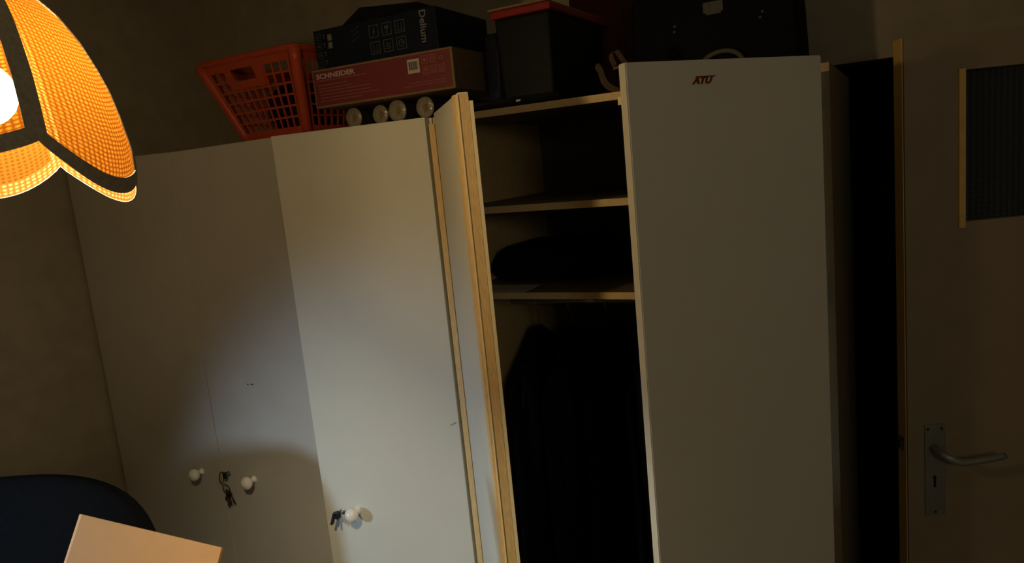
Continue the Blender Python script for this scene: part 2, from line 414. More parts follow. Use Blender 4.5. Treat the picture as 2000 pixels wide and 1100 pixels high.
for k in range(4): add_slab(bm, P3, 0.006 + 0.0045 * k, 0.011 + 0.0045 * k, 1.182 - 0.0025 * k, 1.1835 - 0.0025 * k, 0.0002, 0.0005)
obj('scuff_mark', bm, 'dark_gap', d3, label='small dark scuff')
bm = nb(); add_lathe(bm, P3(0.405, 0.897, 0.0), n3, [(0, 0), (0.009, 0), (0.009, 0.0015), (0.006, 0.002), (0, 0.002)], 14)
obj('lock_rosette', bm, 'steel', d3, smooth=True)
bm = nb(); add_lathe(bm, P2(0.438, 0.935, 0.0), (0, -1, 0), [(0, 0), (0.009, 0), (0.009, 0.0015), (0.006, 0.002), (0, 0.002)], 14)
obj('lock_rosette', bm, 'steel', d2, smooth=True)

# --- wardrobe with two open doors (right)
WB = thing('wardrobe', 'pale wardrobe standing open with bare shelves and dark clothes inside, beside the room door', 'wardrobe', (-0.56, 1.8, 0))
BX0, BX1 = -1.000, -0.122
bm = box(BX0, BX0 + 0.016, 1.484, BY, 0, TOPZ - 0.0162); add_box(bm, BX0 + 0.016, BX0 + 0.032, 1.493, FY + 0.012, 0.0805, TOPZ - 0.0162)  # includes a strip added behind the hinge to stop lamp light leaking in
obj('side_panel', bm, 'wood_edge', WB)
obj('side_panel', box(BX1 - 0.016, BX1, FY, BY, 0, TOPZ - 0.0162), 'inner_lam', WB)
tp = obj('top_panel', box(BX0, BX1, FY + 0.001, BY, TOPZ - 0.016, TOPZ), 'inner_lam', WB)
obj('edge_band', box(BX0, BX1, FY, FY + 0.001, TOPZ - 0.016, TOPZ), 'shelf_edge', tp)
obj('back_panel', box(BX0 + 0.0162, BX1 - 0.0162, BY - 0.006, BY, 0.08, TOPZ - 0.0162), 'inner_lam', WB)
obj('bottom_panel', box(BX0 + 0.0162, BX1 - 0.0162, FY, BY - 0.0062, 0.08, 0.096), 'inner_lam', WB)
obj('plinth', box(BX0 + 0.0162, BX1 - 0.0162, FY + 0.02, FY + 0.036, 0, 0.0798), 'dark_gap', WB)
for zc in (1.7157, 1.5085):
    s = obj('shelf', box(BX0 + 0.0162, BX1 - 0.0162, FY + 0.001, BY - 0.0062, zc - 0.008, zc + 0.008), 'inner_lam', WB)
    obj('edge_band', box(BX0 + 0.0162, BX1 - 0.0162, FY, FY + 0.001, zc - 0.008, zc + 0.008), 'shelf_edge', s)
bm = nb(); add_tube(bm, [(BX0 + 0.0162, 1.78, 1.44), (BX1 - 0.0162, 1.78, 1.44)], 0.0125, 14)
obj('clothes_rail', bm, 'steel', WB, smooth=True)
# left door, swung almost into our line of sight
hL = Vector((-0.978, 1.478, 0)); fL = Vector((-0.704, 1.1475, 0))
dL = (fL - hL).normalized(); nL = Vector((dL.y, -dL.x, 0))
d4, P4 = make_door(WB, hL, dL, nL, (fL - hL).length, 0.082, 1.954, 'white_lam', T=0.019)
wL = (fL - hL).length
bm = nb(); add_slab(bm, P4, wL + 0.0002, wL + 0.0022, 0.084, 1.951, -0.0185, 0.001)
obj('edge_band', bm, 'wood_edge', d4, label='raw yellow wood edge')
bm = nb(); add_slab(bm, P4, wL - 0.030, wL + 0.001, 0.084, 1.950, 0.0002, 0.0075)
obj('edge_lath', bm, 'wood_edge', d4, label='narrow wooden lath along the free edge')
bm = nb(); add_slab(bm, P4, wL + 0.0012, wL + 0.0042, 0.084, 1.950, 0.0004, 0.0022)
obj('edge_bead', bm, 'edge_light', d4)
bm = nb(); add_slab(bm, P4, wL - 0.02, wL + 0.003, 0.084, 1.938, -0.026, -0.0192)
obj('closing_strip', bm, 'edge_light', d4)
for z in (0.4, 1.55):
    bm = nb(); add_slab(bm, P4, 0.01, 0.07, z - 0.02, z + 0.02, -0.030, -0.0192); obj('hinge', bm, 'steel', d4)
# right door, half open
hR = Vector((-0.131, 1.455, 0)); fR = Vector((-0.380, 1.122, 0))
dR = (fR - hR).normalized(); nR = Vector((-dR.y, dR.x, 0))
if nR.y > 0: nR = -nR
wR = (fR - hR).length
d5, P5 = make_door(WB, hR, dR, nR, wR, 0.082, 1.9565, 'white_lam')
bm = nb(); add_slab(bm, P5, wR + 0.0002, wR + 0.001, 0.084, 1.955, -0.0175, -0.0005)
obj('edge_band', bm, 'white_lam', d5)
bm = nb(); add_slab(bm, P5, wR - 0.03, wR - 0.004, 1.895, 1.908, -0.034, -0.0182)
obj('door_catch', bm, 'edge_light', d5, label='small pale plastic catch')
for z in (0.4, 1.55):
    bm = nb(); add_slab(bm, P5, 0.01, 0.07, z - 0.02, z + 0.02, -0.030, -0.0182); obj('hinge', bm, 'steel', d5)
PS = frame_pt(P5(0, 0, 0), -dR, (0, 0, 1), nR)       # reads left to right from outside
us = -(wR - 0.128)
st = text('sticker', 'ATU', PS, us, 1.9185, 0.0150, 'sticker', d5, width=1.25, shear=0.35, n=0.0004, bold=0.0010, label='small brownish red lettering')
bm = nb(); add_slab(bm, PS, us + 0.006, us + 0.047, 1.9285, 1.9305, 0.0002, 0.0007)
obj('sticker', bm, 'sticker', d5, label='bar over the lettering')

# keys
k3 = thing('key', 'black headed key with a dark tag in the lock of the bright third door', 'key', P3(0.405, 0.897, 0.002))
bm = nb(); add_tube(bm, [P3(0.405, 0.897, 0.002), P3(0.405, 0.897, 0.016)], 0.0022, 8); obj('key_shaft', bm, 'steel', k3)
bm = nb(); add_hex(bm, [P3(0.399, 0.888, 0.016), P3(0.411, 0.888, 0.016), P3(0.411, 0.888, 0.032), P3(0.399, 0.888, 0.032), P3(0.399, 0.908, 0.016), P3(0.411, 0.908, 0.016), P3(0.411, 0.908, 0.032), P3(0.399, 0.908, 0.032)], 0.002)
obj('key_head', bm, 'black_plastic', k3)
bm = nb(); add_hex(bm, [P3(0.421, 0.870, 0.024), P3(0.427, 0.872, 0.024), P3(0.427, 0.872, 0.036), P3(0.421, 0.870, 0.036), P3(0.408, 0.906, 0.022), P3(0.414, 0.908, 0.022), P3(0.414, 0.908, 0.034), P3(0.408, 0.906, 0.034)], 0.0015)
obj('tag', bm, 'black_plastic', k3)
bm = nb(); add_hex(bm, [P3(0.405, 0.862, 0.023), P3(0.410, 0.862, 0.023), P3(0.410, 0.862, 0.0245), P3(0.405, 0.862, 0.0245), P3(0.402, 0.890, 0.022), P3(0.409, 0.890, 0.022), P3(0.409, 0.890, 0.0235), P3(0.402, 0.890, 0.0235)])
obj('spare_key', bm, 'steel', k3)

kb = thing('key_bunch', 'bunch of small keys on rings hanging from the lock between the two left knobs', 'keys', P2(0.438, 0.935, 0.002))
bm = nb(); add_tube(bm, [P2(0.438, 0.935, 0.002), P2(0.438, 0.935, 0.014)], 0.002, 8); obj('key_shaft', bm, 'steel', kb)
bm = nb(); add_hex(bm, [P2(0.430, 0.925, 0.014), P2(0.444, 0.925, 0.014), P2(0.444, 0.925, 0.022), P2(0.430, 0.925, 0.022), P2(0.430, 0.946, 0.014), P2(0.444, 0.946, 0.014), P2(0.444, 0.946, 0.022), P2(0.430, 0.946, 0.022)], 0.002)
obj('key_head', bm, 'black_plastic', kb)
def ring(P, u, z, n, a, b, r, rot):
    pts = []
    for k in range(18):
        t = 2 * PI * k / 18
        x, y = a * math.cos(t), b * math.sin(t)
        pts.append(P(u + x * math.cos(rot) - y * math.sin(rot), z + x * math.sin(rot) + y * math.cos(rot), n + 0.002 * math.cos(t)))
    bm = nb(); add_tube(bm, pts, r, 6, True); return bm
obj('key_ring', ring(P2, 0.455, 0.925, 0.018, 0.007, 0.021, 0.0018, 0.25), 'black_plastic', kb, smooth=True)
obj('key_ring', ring(P2, 0.446, 0.886, 0.014, 0.012, 0.017, 0.0017, -0.4), 'dark_gap', kb, smooth=True)
for (u, z, ro) in ((0.452, 0.868, 0.35), (0.443, 0.858, -0.1), (0.434, 0.862, -0.5), (0.449, 0.850, 0.1)):
    bm = nb(); ca, sa = math.cos(ro), math.sin(ro)
    Q = lambda x, y, n=0.0, u=u, z=z, ca=ca, sa=sa: P2(u + x * ca - y * sa, z + x * sa + y * ca, 0.008 + n)
    add_slab(bm, Q, -0.007, 0.007, 0.002, 0.014, 0, 0.002); add_slab(bm, Q, -0.0028, 0.0028, -0.028, 0.002, 0, 0.002); add_slab(bm, Q, 0.0028, 0.0055, -0.026, -0.014, 0, 0.002)
    obj('key_blade', bm, 'dark_gap', kb)

# ------------------------------------------------------------------ pendant lamp
lc = Vector((-0.7126, -0.1700, 1.0))           # centre of the rim in camera axes, 1 m away
ld = Vector((0.1004, 0.9897, 0.1016)).normalized(); lr = Vector((0.8174, -0.1403, 0.5587)).normalized(); lt = Vector((0.5672, 0.0269, -0.8232)).normalized()
LS = 0.78      # size and distance of the lamp
LC = RC @ (lc * LS) + Vector((0, 0, EYE)); LD = (RC @ ld).normalized(); LR = (RC @ lr).normalized(); LT = (RC @ lt).normalized()
def LP(r, phi, h): return LC + LT * (r * LS * math.cos(phi)) + LR * (r * LS * math.sin(phi)) - LD * (h * LS)
lamp = thing('pendant_lamp', 'orange woven fabric pendant lamp with dark braid trim, lit, hanging at upper left', 'lamp', LC)
corners = [(16.6, 0.0), (75.8, -0.0445), (149.3, -0.0006), (214.8, 0.0), (297.2, 0.0), (376.6, 0.0)]
dips = [0.040, 0.0447, 0.0440, 0.040, 0.0242]
prof = list(zip([-0.08, -0.03, 0.0, 0.0455, 0.08, 0.1155, 0.15, 0.1855, 0.215, 0.2415, 0.262],
                [0.167, 0.1725, 0.1725, 0.1636, 0.1557, 0.1425, 0.1275, 0.106, 0.0785, 0.0444, 0.0242]))
HT = 0.262
def rad(h):
    for (h0, r0), (h1, r1) in zip(prof, prof[1:]):
        if h <= h1: 
            t = (h - h0) / (h1 - h0); return r0 + (r1 - r0) * max(0, min(1, t))
    return prof[-1][1]
def rim_h(i, u):
    return corners[i][1] * (1 - u) + corners[i + 1][1] * u - dips[i] * math.sin(PI * u) ** 0.85
def shade_pt(i, u, v, off=0.0):
    phi = math.radians(corners[i][0] * (1 - u) + corners[i + 1][0] * u)
    h = rim_h(i, u); h = h + (HT - h) * v
    return LP(rad(h)  + off, phi, h)
for i in range(5):
    bm = nb(); NU, NV = 28, 24; g = []
    uvl = bm.loops.layers.uv.new('UVMap'); uvs = {}
    for a in range(NU + 1):
        row = []
        for b in range(NV + 1):
            v = bm.verts.new(shade_pt(i, a / NU, b / NV))
            uvs[v] = (a / NU * 0.19, b / NV * 0.30); row.append(v)
        g.append(row)
    for a in range(NU):
        for b in range(NV):
            f = bm.faces.new((g[a][b], g[a + 1][b], g[a + 1][b + 1], g[a][b + 1]))
            for l in f.loops: l[uvl].uv = uvs[l.vert]
    obj('shade_panel', bm, 'shade', lamp, smooth=True)
def strip(rows):
    """rows of points -> thin solid band"""
    bm = nb(); vs = [[bm.verts.new(p) for p in r] for r in rows]
    for a in range(len(vs) - 1):
        for b in range(len(vs[0]) - 1): bm.faces.new((vs[a][b], vs[a + 1][b], vs[a + 1][b + 1], vs[a][b + 1]))
    bmesh.ops.recalc_face_normals(bm, faces=bm.faces)
    bmesh.ops.solidify(bm, geom=list(bm.faces), thickness=0.0012)
    return bm
TW = 0.021
for i in range(5):
    rows = []
    for a in range(33):
        u = a / 32; h0 = rim_h(i, u)
        phi = math.radians(corners[i][0] * (1 - u) + corners[i + 1][0] * u)
        rows.append([LP(rad(h0 + TW * k / 2)  + 0.0022, phi, h0 - 0.001 + TW * k / 2) for k in range(3)])
    obj('rim_trim', strip(rows), 'trim', lamp)
    rows = []
    phi0 = math.radians(corners[i][0])
    for b in range(25):
        h = corners[i][1] + 0.002 + (HT - corners[i][1]) * b / 24
        r = rad(h) + 0.0026
        hw = min(0.0115, r * 0.30)
        rows.append([LP(r, phi0 + s * hw / r, h) for s in (-1, 0, 1)])
    obj('rib_trim', strip(rows), 'trim', lamp)
bm = nb(); add_lathe(bm, LP(0, 0, HT - 0.004), -LD, [(0, 0), (0.021, 0), (0.021, 0.008), (0.012, 0.017), (0.006, 0.024), (0, 0.024)], 18); obj('cap', bm, 'brass', lamp, smooth=True)
bm = nb(); add_lathe(bm, LP(0, 0, 0.1285), -LD, [(0, 0), (0.014, 0), (0.017, 0.016), (0.017, 0.055), (0.010, 0.066), (0.006, 0.10), (0, 0.10)], 16); obj('socket', bm, 'black_plastic', lamp, smooth=True)
BULB_H = 0.085
bm = nb(); bmesh.ops.create_icosphere(bm, subdivisions=3, radius=BULB_R); bm.transform(Matrix.Translation(LP(0, 0, BULB_H))); obj('bulb', bm, 'bulb', lamp, smooth=True)
top = LP(0, 0, HT + 0.02)
bm = nb(); add_tube(bm, [top, top + Vector((0.0, 0, 0.1)), Vector((top.x, top.y, ZC))], 0.0035, 8); obj('cord', bm, 'black_plastic', lamp, smooth=True)

# ------------------------------------------------------------------ things on top of the wardrobes
Z0 = TOPZ
def blob(cx, cy, z0, rx, ry, rz, seed, amp=0.12, e=0.6, sub=4):
    """soft bag or cloth heap resting on z0"""
    bm = nb(); bmesh.ops.create_icosphere(bm, subdivisions=sub, radius=1.0)
    rnd = random.Random(seed); ph = [rnd.uniform(0, 6.28) for _ in range(9)]
    for v in bm.verts:
        p = v.co.copy()
        q = Vector([math.copysign(abs(c) ** e, c) for c in p])
        k = 1 + amp * (math.sin(3 * p.x + ph[0]) * math.cos(2.4 * p.y + ph[1]) + 0.6 * math.sin(6 * p.z + 4 * p.x + ph[2]) + 0.4 * math.sin(9 * p.y + 5 * p.x + ph[3]) * math.cos(7 * p.z + ph[4]))
        q *= k
        v.co = Vector((cx + q.x * rx, cy + q.y * ry, z0 + rz + q.z * rz))
        if v.co.z < z0: v.co.z = z0 + 0.0005
    return bm
# --- laundry basket
bk = thing('laundry_basket', 'orange red plastic laundry basket with square holes, standing on the wardrobe', 'basket', (-1.55, 1.68, Z0))
B0 = [(-1.655, 1.53), (-1.425, 1.53), (-1.425, 1.88), (-1.655, 1.88)]      # base corners
T0 = [(-1.735, 1.465), (-1.372, 1.465), (-1.372, 1.955), (-1.735, 1.955)]  # rim corners
BZ0, BZ1 = Z0 + 0.004, Z0 + 0.222
def bpt(c, t):   # corner c at height t
    b, q = B0[c], T0[c]
    return Vector((b[0] + (q[0] - b[0]) * t, b[1] + (q[1] - b[1]) * t, BZ0 + (BZ1 - BZ0) * t))
def side_pt(s, u, t, off=0.0):
    a, b = bpt(s, t), bpt((s + 1) % 4, t)
    p = a.lerp(b, u)
    n = [Vector((0, -1, 0)), Vector((1, 0, 0)), Vector((0, 1, 0)), Vector((-1, 0, 0))][s]
    return p + n * (off + 0.006 * math.sin(PI * u))
def patch(bm, s, u0, u1, t0, t1, th=0.003, nu=2):
    for k in range(nu):
        a, b = u0 + (u1 - u0) * k / nu, u0 + (u1 - u0) * (k + 1) / nu
        add_hex(bm, [side_pt(s, a, t0, 0), side_pt(s, b, t0, 0), side_pt(s, b, t0, -th), side_pt(s, a, t0, -th), side_pt(s, a, t1, 0), side_pt(s, b, t1, 0), side_pt(s, b, t1, -th), side_pt(s, a, t1, -th)])
for s in range(4):
    long = s in (1, 3)
    ncol = 13 if long else 10
    bm = nb()
    lo, hi = 0.10, 0.88
    u0, u1 = 0.075, 0.925
    nrow = 6
    GA, GB, GT = 0.245, 0.655, 0.64          # solid grip field on the short sides
    for k in range(ncol + 1):
        u = u0 + (u1 - u0) * k / ncol
        patch(bm, s, u - 0.0085, u + 0.0085, lo, GT if (not long and GA < u < GB) else hi, 0.003, 1)
    for j in range(nrow + 1):
        t = lo + (hi - lo) * j / nrow
        for a, b in (((u0, GA + 0.02), (GB - 0.02, u1)) if (not long and t > GT) else ((u0, u1),)): patch(bm, s, a, b, t - 0.012, t + 0.012, 0.003, 5)
    patch(bm, s, 0.0, 1.0, 0.0, lo, 0.003, 8); patch(bm, s, 0.0, 1.0, hi, 1.0, 0.003, 8)
    wall = obj('grid_side', bm, 'basket', bk)
    if not long:      # solid band with the grip opening
        bm = nb()
        patch(bm, s, 0.245, 0.315, 0.70, 0.95, 0.004, 1); patch(bm, s, 0.565, 0.655, 0.70, 0.95, 0.004, 1); patch(bm, s, 0.245, 0.655, 0.64, 0.735, 0.004, 3); patch(bm, s, 0.245, 0.655, 0.905, 0.97, 0.004, 3)
        obj('grip', bm, 'basket', wall)
for c in range(4):
    bm = nb()
    pts = [bpt(c, k / 8) for k in range(9)]
    ce = Vector((-1.55, 1.71, 0))
    pts = [p + (Vector((ce.x, ce.y, p.z)) - p).normalized() * 0.006 for p in pts]
    add_tube(bm, pts, [0.013 + 0.004 * k / 8 for k in range(9)], 10)
    obj('corner_post', bm, 'basket', bk, smooth=True)
bm = nb()
pts = []
for c in range(4):
    p = bpt(c, 1.0); q0, q1 = bpt((c - 1) % 4, 1.0), bpt((c + 1) % 4, 1.0)
    a = p + (q0 - p).normalized() * 0.035; b = p + (q1 - p).normalized() * 0.035
    for k in range(6):
        t = k / 5; pts.append(a * (1 - t) ** 2 + p * 2 * t * (1 - t) + b * t * t)
add_tube(bm, pts, 0.0095, 8, True)
obj('rim', bm, 'basket', bk, smooth=True)
obj('base', box(-1.662, -1.418, 1.523, 1.887, Z0 + 0.0005, Z0 + 0.006, 0.002), 'basket', bk)

M['basket_shade'] = mat('basket_shade_tone', (0.022, 0.006, 0.009), 0.9, 0.4, 30, 0.4, spec=0.1)
tag(obj('laundry', blob(-1.55, 1.71, Z0 + 0.0066, 0.088, 0.135, 0.080, 31, 0.06, 0.55), 'basket_shade', smooth=True), 'dark purplish heap added inside the orange red basket for its shaded interior', 'laundry')  # added heap, its dark tone stands for the shaded basket interior
# --- rolls of wallpaper in film
RY = 1.508
rolls = [(-1.243, 0.0262, 'pale paper roll at the left end of the row under the red box'),
         (-1.1575, 0.0245, 'second paper roll from the left, under the red box'),
         (-1.1045, 0.0275, 'largest paper roll in shiny film, third from the left'),
         (-1.0215, 0.0262, 'paper roll nearest the open wardrobe door, rightmost of its row')]
for x, r, lab in rolls:
    zc = Z0 + r + 0.0005
    t = thing('paper_roll', lab, 'paper roll', (x, RY, Z0), 'paper rolls under the red box')
    bm = nb(); add_lathe(bm, (x, RY, zc), (0, 1, 0), [(0.0075, 0.006), (0.0095, 0.0), (0.0135, -0.001), (0.019, 0.0005), (r - 0.0015, 0.0), (r - 0.0007, 0.0022)], 28)
    obj('rolled_end', bm, 'roll', t, smooth=True, label='pale end of the rolled paper')
    bm = nb(); add_lathe(bm, (x, RY, zc), (0, 1, 0), [(r - 0.0007, 0.0022), (r - 0.0006, 0.004), (r - 0.0006, 0.53), (0.0075, 0.53)], 28)
    obj('paper', bm, 'roll_side', t, smooth=True)
    bm = nb(); add_lathe(bm, (x, RY, zc), (0, 1, 0), [(0.0074, 0.53), (0.0074, 0.004), (0.0064, 0.004), (0.0064, 0.53)], 14); obj('core', bm, 'roll_core', t, smooth=True)
    bm = nb()
    for k in range(9):
        a = 2 * PI * k / 9 + x * 40
        p = Vector((x, RY - 0.0016, zc)); e = Vector((math.cos(a), 0, math.sin(a)))
        add_tube(bm, [p + e * 0.010, p + e * (r * 0.62) + Vector((0.001, -0.001, 0.001)), p + e * (r - 0.002)], [0.0004, 0.0008, 0.0005], 4)
    add_lathe(bm, (x, RY, zc), (0, 1, 0), [(0.0085, -0.0012), (r * 0.6, -0.0022), (r - 0.001, -0.0012), (r - 0.0001, 0.002), (r - 0.0001, 0.012)], 24)
    obj('film_wrap', bm, 'film', t, smooth=True)

# --- red box on the rolls
a3 = math.radians(-3.2)
def turned(x0, y0, ang):
    ex = Vector((math.cos(ang), math.sin(ang), 0)); en = Vector((math.sin(ang), -math.cos(ang), 0))
    return ex, en
rbz = Z0 + 0.0562
exr, enr = turned(0, 0, math.radians(3.5))
RB = frame_pt((-1.312, 1.452, rbz), exr, (0, 0, 1), enr)
rb = thing('red_box', 'flat red cardboard box with white lettering and barcode, lying on the paper rolls', 'box', (-1.11, 1.55, rbz))
RW, RH, RD = 0.404, 0.0935, 0.30
bm = nb(); add_hex(bm, [RB(0, 0, -RD), RB(RW, 0, -RD), RB(RW, 0, 0), RB(0, 0, 0), RB(0, RH, -RD), RB(RW, RH, -RD), RB(RW, RH, 0), RB(0, RH, 0)], 0.002)
obj('carton', bm, 'card', rb, label='brown carton body')
bm = nb(); add_slab(bm, RB, 0.005, RW - 0.006, 0.005, RH - 0.005, 0.0002, 0.0008)
fr = obj('printed_face', bm, 'red_card', rb, label='red printed front')
text('lettering', 'SCHNEIDER', RB, 0.0135, 0.0705, 0.0165, 'print_white', fr, width=1.34, n=0.0012, bold=0.0003)
bm = nb(); rr = random.Random(3)
def dashes(bm, P, u, v, length, h, rr, n=0.0009):
    end = u + length
    while u < end:
        L = min(rr.uniform(0.004, 0.014), end - u)
        if L > 0.0015: add_slab(bm, P, u, u + L, v, v + h, n, n + 0.0004)
        u += L + 0.0018
dashes(bm, RB, 0.014, 0.0645, 0.150, 0.0022, rr)
obj('small_print', bm, 'print_dim', fr)
for k, (v, L) in enumerate(((0.0535, 0.090), (0.0455, 0.104), (0.0385, 0.150), (0.0305, 0.155), (0.0225, 0.178), (0.0150, 0.125))):
    bm = nb(); dashes(bm, RB, 0.016 + 0.001 * k, v, L, 0.0018, rr); obj('small_print', bm, 'print_dim', fr)
for v, u, L in ((0.0245, 0.280, 0.100), (0.0180, 0.268, 0.112)):
    bm = nb(); dashes(bm, RB, u, v, L, 0.0011, rr); obj('small_print', bm, 'print_dim', fr)
bm = nb(); add_slab(bm, RB, 0.2825, 0.3150, 0.0475, 0.0795, 0.0009, 0.0013); bl = obj('barcode', bm, 'print_white', fr)
bm = nb(); u = 0.2865
while u < 0.3090:
    L = rr.choice((0.0007, 0.0012, 0.0020)); add_slab(bm, RB, u, u + L, 0.0550, 0.0740, 0.0014, 0.0017); u += L + rr.choice((0.0007, 0.0012))
obj('barcode_bars', bm, 'black_plastic', fr)
def icon(P, u, v, s, kind, n, m, parent):
    bm = nb(); add_outline(bm, P, u, u + s, v, v + s * 1.05, s * 0.07, n, n + 0.0004)
    if kind == 'arrow':
        add_slab(bm, P, u + s * .3, u + s * .36, v + s * .22, v + s * .8, n, n + .0004); add_slab(bm, P, u + s * .64, u + s * .70, v + s * .22, v + s * .8, n, n + .0004); add_slab(bm, P, u + s * .2, u + s * .8, v + s * .18, v + s * .24, n, n + .0004)
    elif kind == 'glass':
        add_slab(bm, P, u + s * .3, u + s * .7, v + s * .52, v + s * .8, n, n + .0004); add_slab(bm, P, u + s * .46, u + s * .54, v + s * .25, v + s * .52, n, n + .0004); add_slab(bm, P, u + s * .34, u + s * .66, v + s * .2, v + s * .26, n, n + .0004)
    elif kind == 'ring':
        pts = [P(u + s * (.5 + .26 * math.cos(t * PI / 7)), v + s * (.52 + .28 * math.sin(t * PI / 7)), n + .0003) for t in range(14)]
        add_tube(bm, pts, s * 0.05, 4, True); add_slab(bm, P, u + s * .45, u + s * .7, v + s * .5, v + s * .62, n, n + .0004)
    elif kind == 'grid':
        for k in range(3): add_slab(bm, P, u + s * .25, u + s * .75, v + s * (.25 + .2 * k), v + s * (.33 + .2 * k), n, n + .0004)
    elif kind == 'plug':
        add_hex(bm, [P(u + s * .4, v + s * .2, n), P(u + s * .5, v + s * .2, n), P(u + s * .5, v + s * .2, n + .0004), P(u + s * .4, v + s * .2, n + .0004), P(u + s * .5, v + s * .8, n), P(u + s * .62, v + s * .8, n), P(u + s * .62, v + s * .8, n + .0004), P(u + s * .5, v + s * .8, n + .0004)])
        add_slab(bm, P, u + s * .35, u + s * .65, v + s * .4, v + s * .5, n, n + .0004)
    else:
        add_slab(bm, P, u + s * .3, u + s * .7, v + s * .3, v + s * .7, n, n + .0004)
    return obj('icon', bm, m, parent)
for k, kind in enumerate(('blank', 'ring', 'ring')):
    if k == 2: text('icon', 'CE', RB, 0.3675, 0.0690, 0.0115, 'print_dim', fr, n=0.0012, label='CE mark')
    else: icon(RB, 0.3215 + 0.0225 * k, 0.0655, 0.0170, kind, 0.0009, 'print_dim', fr)
for k, kind in enumerate(('glass', 'arrow', 'grid')): icon(RB, 0.3225 + 0.0220 * k, 0.0410, 0.0165, kind, 0.0009, 'print_dim', fr)

# --- navy box on the red box
nz0 = rbz + RH + 0.0006
exn, enn = turned(0, 0, math.radians(2.0))
NB = frame_pt((-1.331, 1.500, nz0), exn, (0, 0, 1), enn)
nbx = thing('navy_box', 'dark navy cardboard box with grey icons and vertical lettering, on the red box', 'box', (-1.15, 1.6, nz0))
NW, NH, ND = 0.366, 0.104, 0.26
bm = nb(); add_hex(bm, [NB(0, 0, -ND), NB(NW, 0, -ND), NB(NW, 0, 0), NB(0, 0, 0), NB(-0.002, NH, -ND), NB(NW, NH, -ND), NB(NW, NH, 0), NB(-0.002, NH, 0)], 0.0025)
nc = obj('carton', bm, 'navy_card', nbx)
bm = nb(); add_hex(bm, [NB(0.0, NH + 0.0005, -0.08), NB(0.355, NH + 0.0005, -0.08), NB(0.355, NH + 0.0005, -0.083), NB(0.0, NH + 0.0005, -0.083), NB(0.130, NH + 0.040, -0.03), NB(0.300, NH + 0.024, -0.03), NB(0.300, NH + 0.024, -0.033), NB(0.130, NH + 0.040, -0.033)])
obj('lid_flap', bm, 'black_cloth', nbx, label='raised dark lid flap')
text('lettering', 'Delium', NB, 0.3215, 0.1010, 0.0255, 'print_grey', nc, angle=-PI / 2, width=1.02, n=0.0006, bold=0.0004)
for i, k in enumerate(('plug', 'glass', 'arrow')): icon(NB, 0.172 + 0.0385 * i, 0.0590, 0.0285, k, 0.0002, 'print_faint', nc)
for i, k in enumerate(('arrow', 'grid', 'ring')): icon(NB, 0.172 + 0.0385 * i, 0.0200, 0.0285, k, 0.0002, 'print_faint', nc)
for j in range(4): icon(NB, 0.0055, 0.0790 - 0.0235 * j, 0.0165, ('grid', 'blank', 'ring', 'arrow')[j], 0.0002, 'print_faint', nc)
for j in range(4):
    bm = nb(); add_slab(bm, NB, 0.0275, 0.0345, 0.0880 - 0.021 * j, 0.0910 - 0.021 * j, 0.0002, 0.0006); add_slab(bm, NB, 0.0295, 0.0325, 0.0800 - 0.021 * j, 0.0880 - 0.021 * j, 0.0002, 0.0006); obj('icon', bm, 'print_faint', nc)
for v in (0.0735, 0.0545):
    bm = nb(); add_slab(bm, NB, 0.0430, 0.0560, v, v + 0.0150, 0.0002, 0.0006); obj('white_square', bm, 'print_grey', nc)
bm = nb()
for t in range(9):
    add_slab(bm, NB, 0.118 + 0.004 * (t % 3) * 2, 0.126 + 0.004 * (t % 3) * 2, 0.060 + 0.004 * t, 0.0615 + 0.004 * t, 0.0002, 0.0006)
obj('small_print', bm, 'print_faint', nc)

# --- tall dark crate with red lid and things beside it
cr_ = thing('storage_crate', 'tall dark grey plastic crate with red lid, in the middle of the wardrobe top', 'crate', (-0.78, 1.72, Z0))
def taper(x0, x1, y0, y1, z0, z1, ins, bev):
    bm = nb(); add_hex(bm, [(x0 + ins, y0 + ins, z0), (x1 - ins, y0 + ins, z0), (x1 - ins, y1 - ins, z0), (x0 + ins, y1 - ins, z0), (x0, y0, z1), (x1, y0, z1), (x1, y1, z1), (x0, y1, z1)], bev); return bm
obj('body', taper(-0.838, -0.698, 1.56, 1.90, Z0 + 0.0005, 2.150, 0.006, 0.006), 'dark_crate', cr_)
lid = obj('lid', box(-0.845, -0.691, 1.553, 1.907, 2.1505, 2.168, 0.004), 'red_lid', cr_)
obj('lid_rim', box(-0.848, -0.700, 1.551, 1.904, 2.1682, 2.1735, 0.001), 'tan', lid, label='tan board on the lid')
rbk = thing('red_board_box', 'dark red box standing behind the dark crate against the wall', 'box', (-0.68, 1.99, Z0))
obj('carton', box(-0.80, -0.652, 1.925, 2.055, Z0 + 0.0005, 2.275, 0.004), 'red_box', rbk)
bm = nb(); add_box(bm, -0.803, -0.649, 1.922, 2.058, 2.2755, 2.30, 0.003); obj('lid', bm, 'red_lid', rbk)

bag = thing('duffel_bag', 'black soft bag squeezed between the printed boxes and the dark crate', 'bag', (-0.89, 1.72, Z0))
obj('bag_body', blob(-0.872, 1.74, Z0, 0.030, 0.15, 0.097, 5, 0.05, 0.45), 'navy_cloth', bag, smooth=True)
bm = nb(); add_tube(bm, [(-0.872, 1.66, 2.11), (-0.872, 1.66, 2.14), (-0.872, 1.70, 2.155), (-0.872, 1.75, 2.14), (-0.872, 1.75, 2.11)], 0.006, 6); obj('handle', bm, 'black_cloth', bag, smooth=True)

fl = thing('folded_pouch', 'flat black pouch with a small shiny buckle, lying along the wardrobe edge', 'pouch', (-0.77, 1.53, Z0))
obj('pouch_body', blob(-0.78, 1.527, Z0, 0.125, 0.020, 0.0105, 8, 0.06, 0.5, 3), 'black_cloth', fl, smooth=True)
obj('buckle', box(-0.7685, -0.7585, 1.499, 1.504, Z0 + 0.0085, Z0 + 0.0125, 0.0006), 'knob', fl)

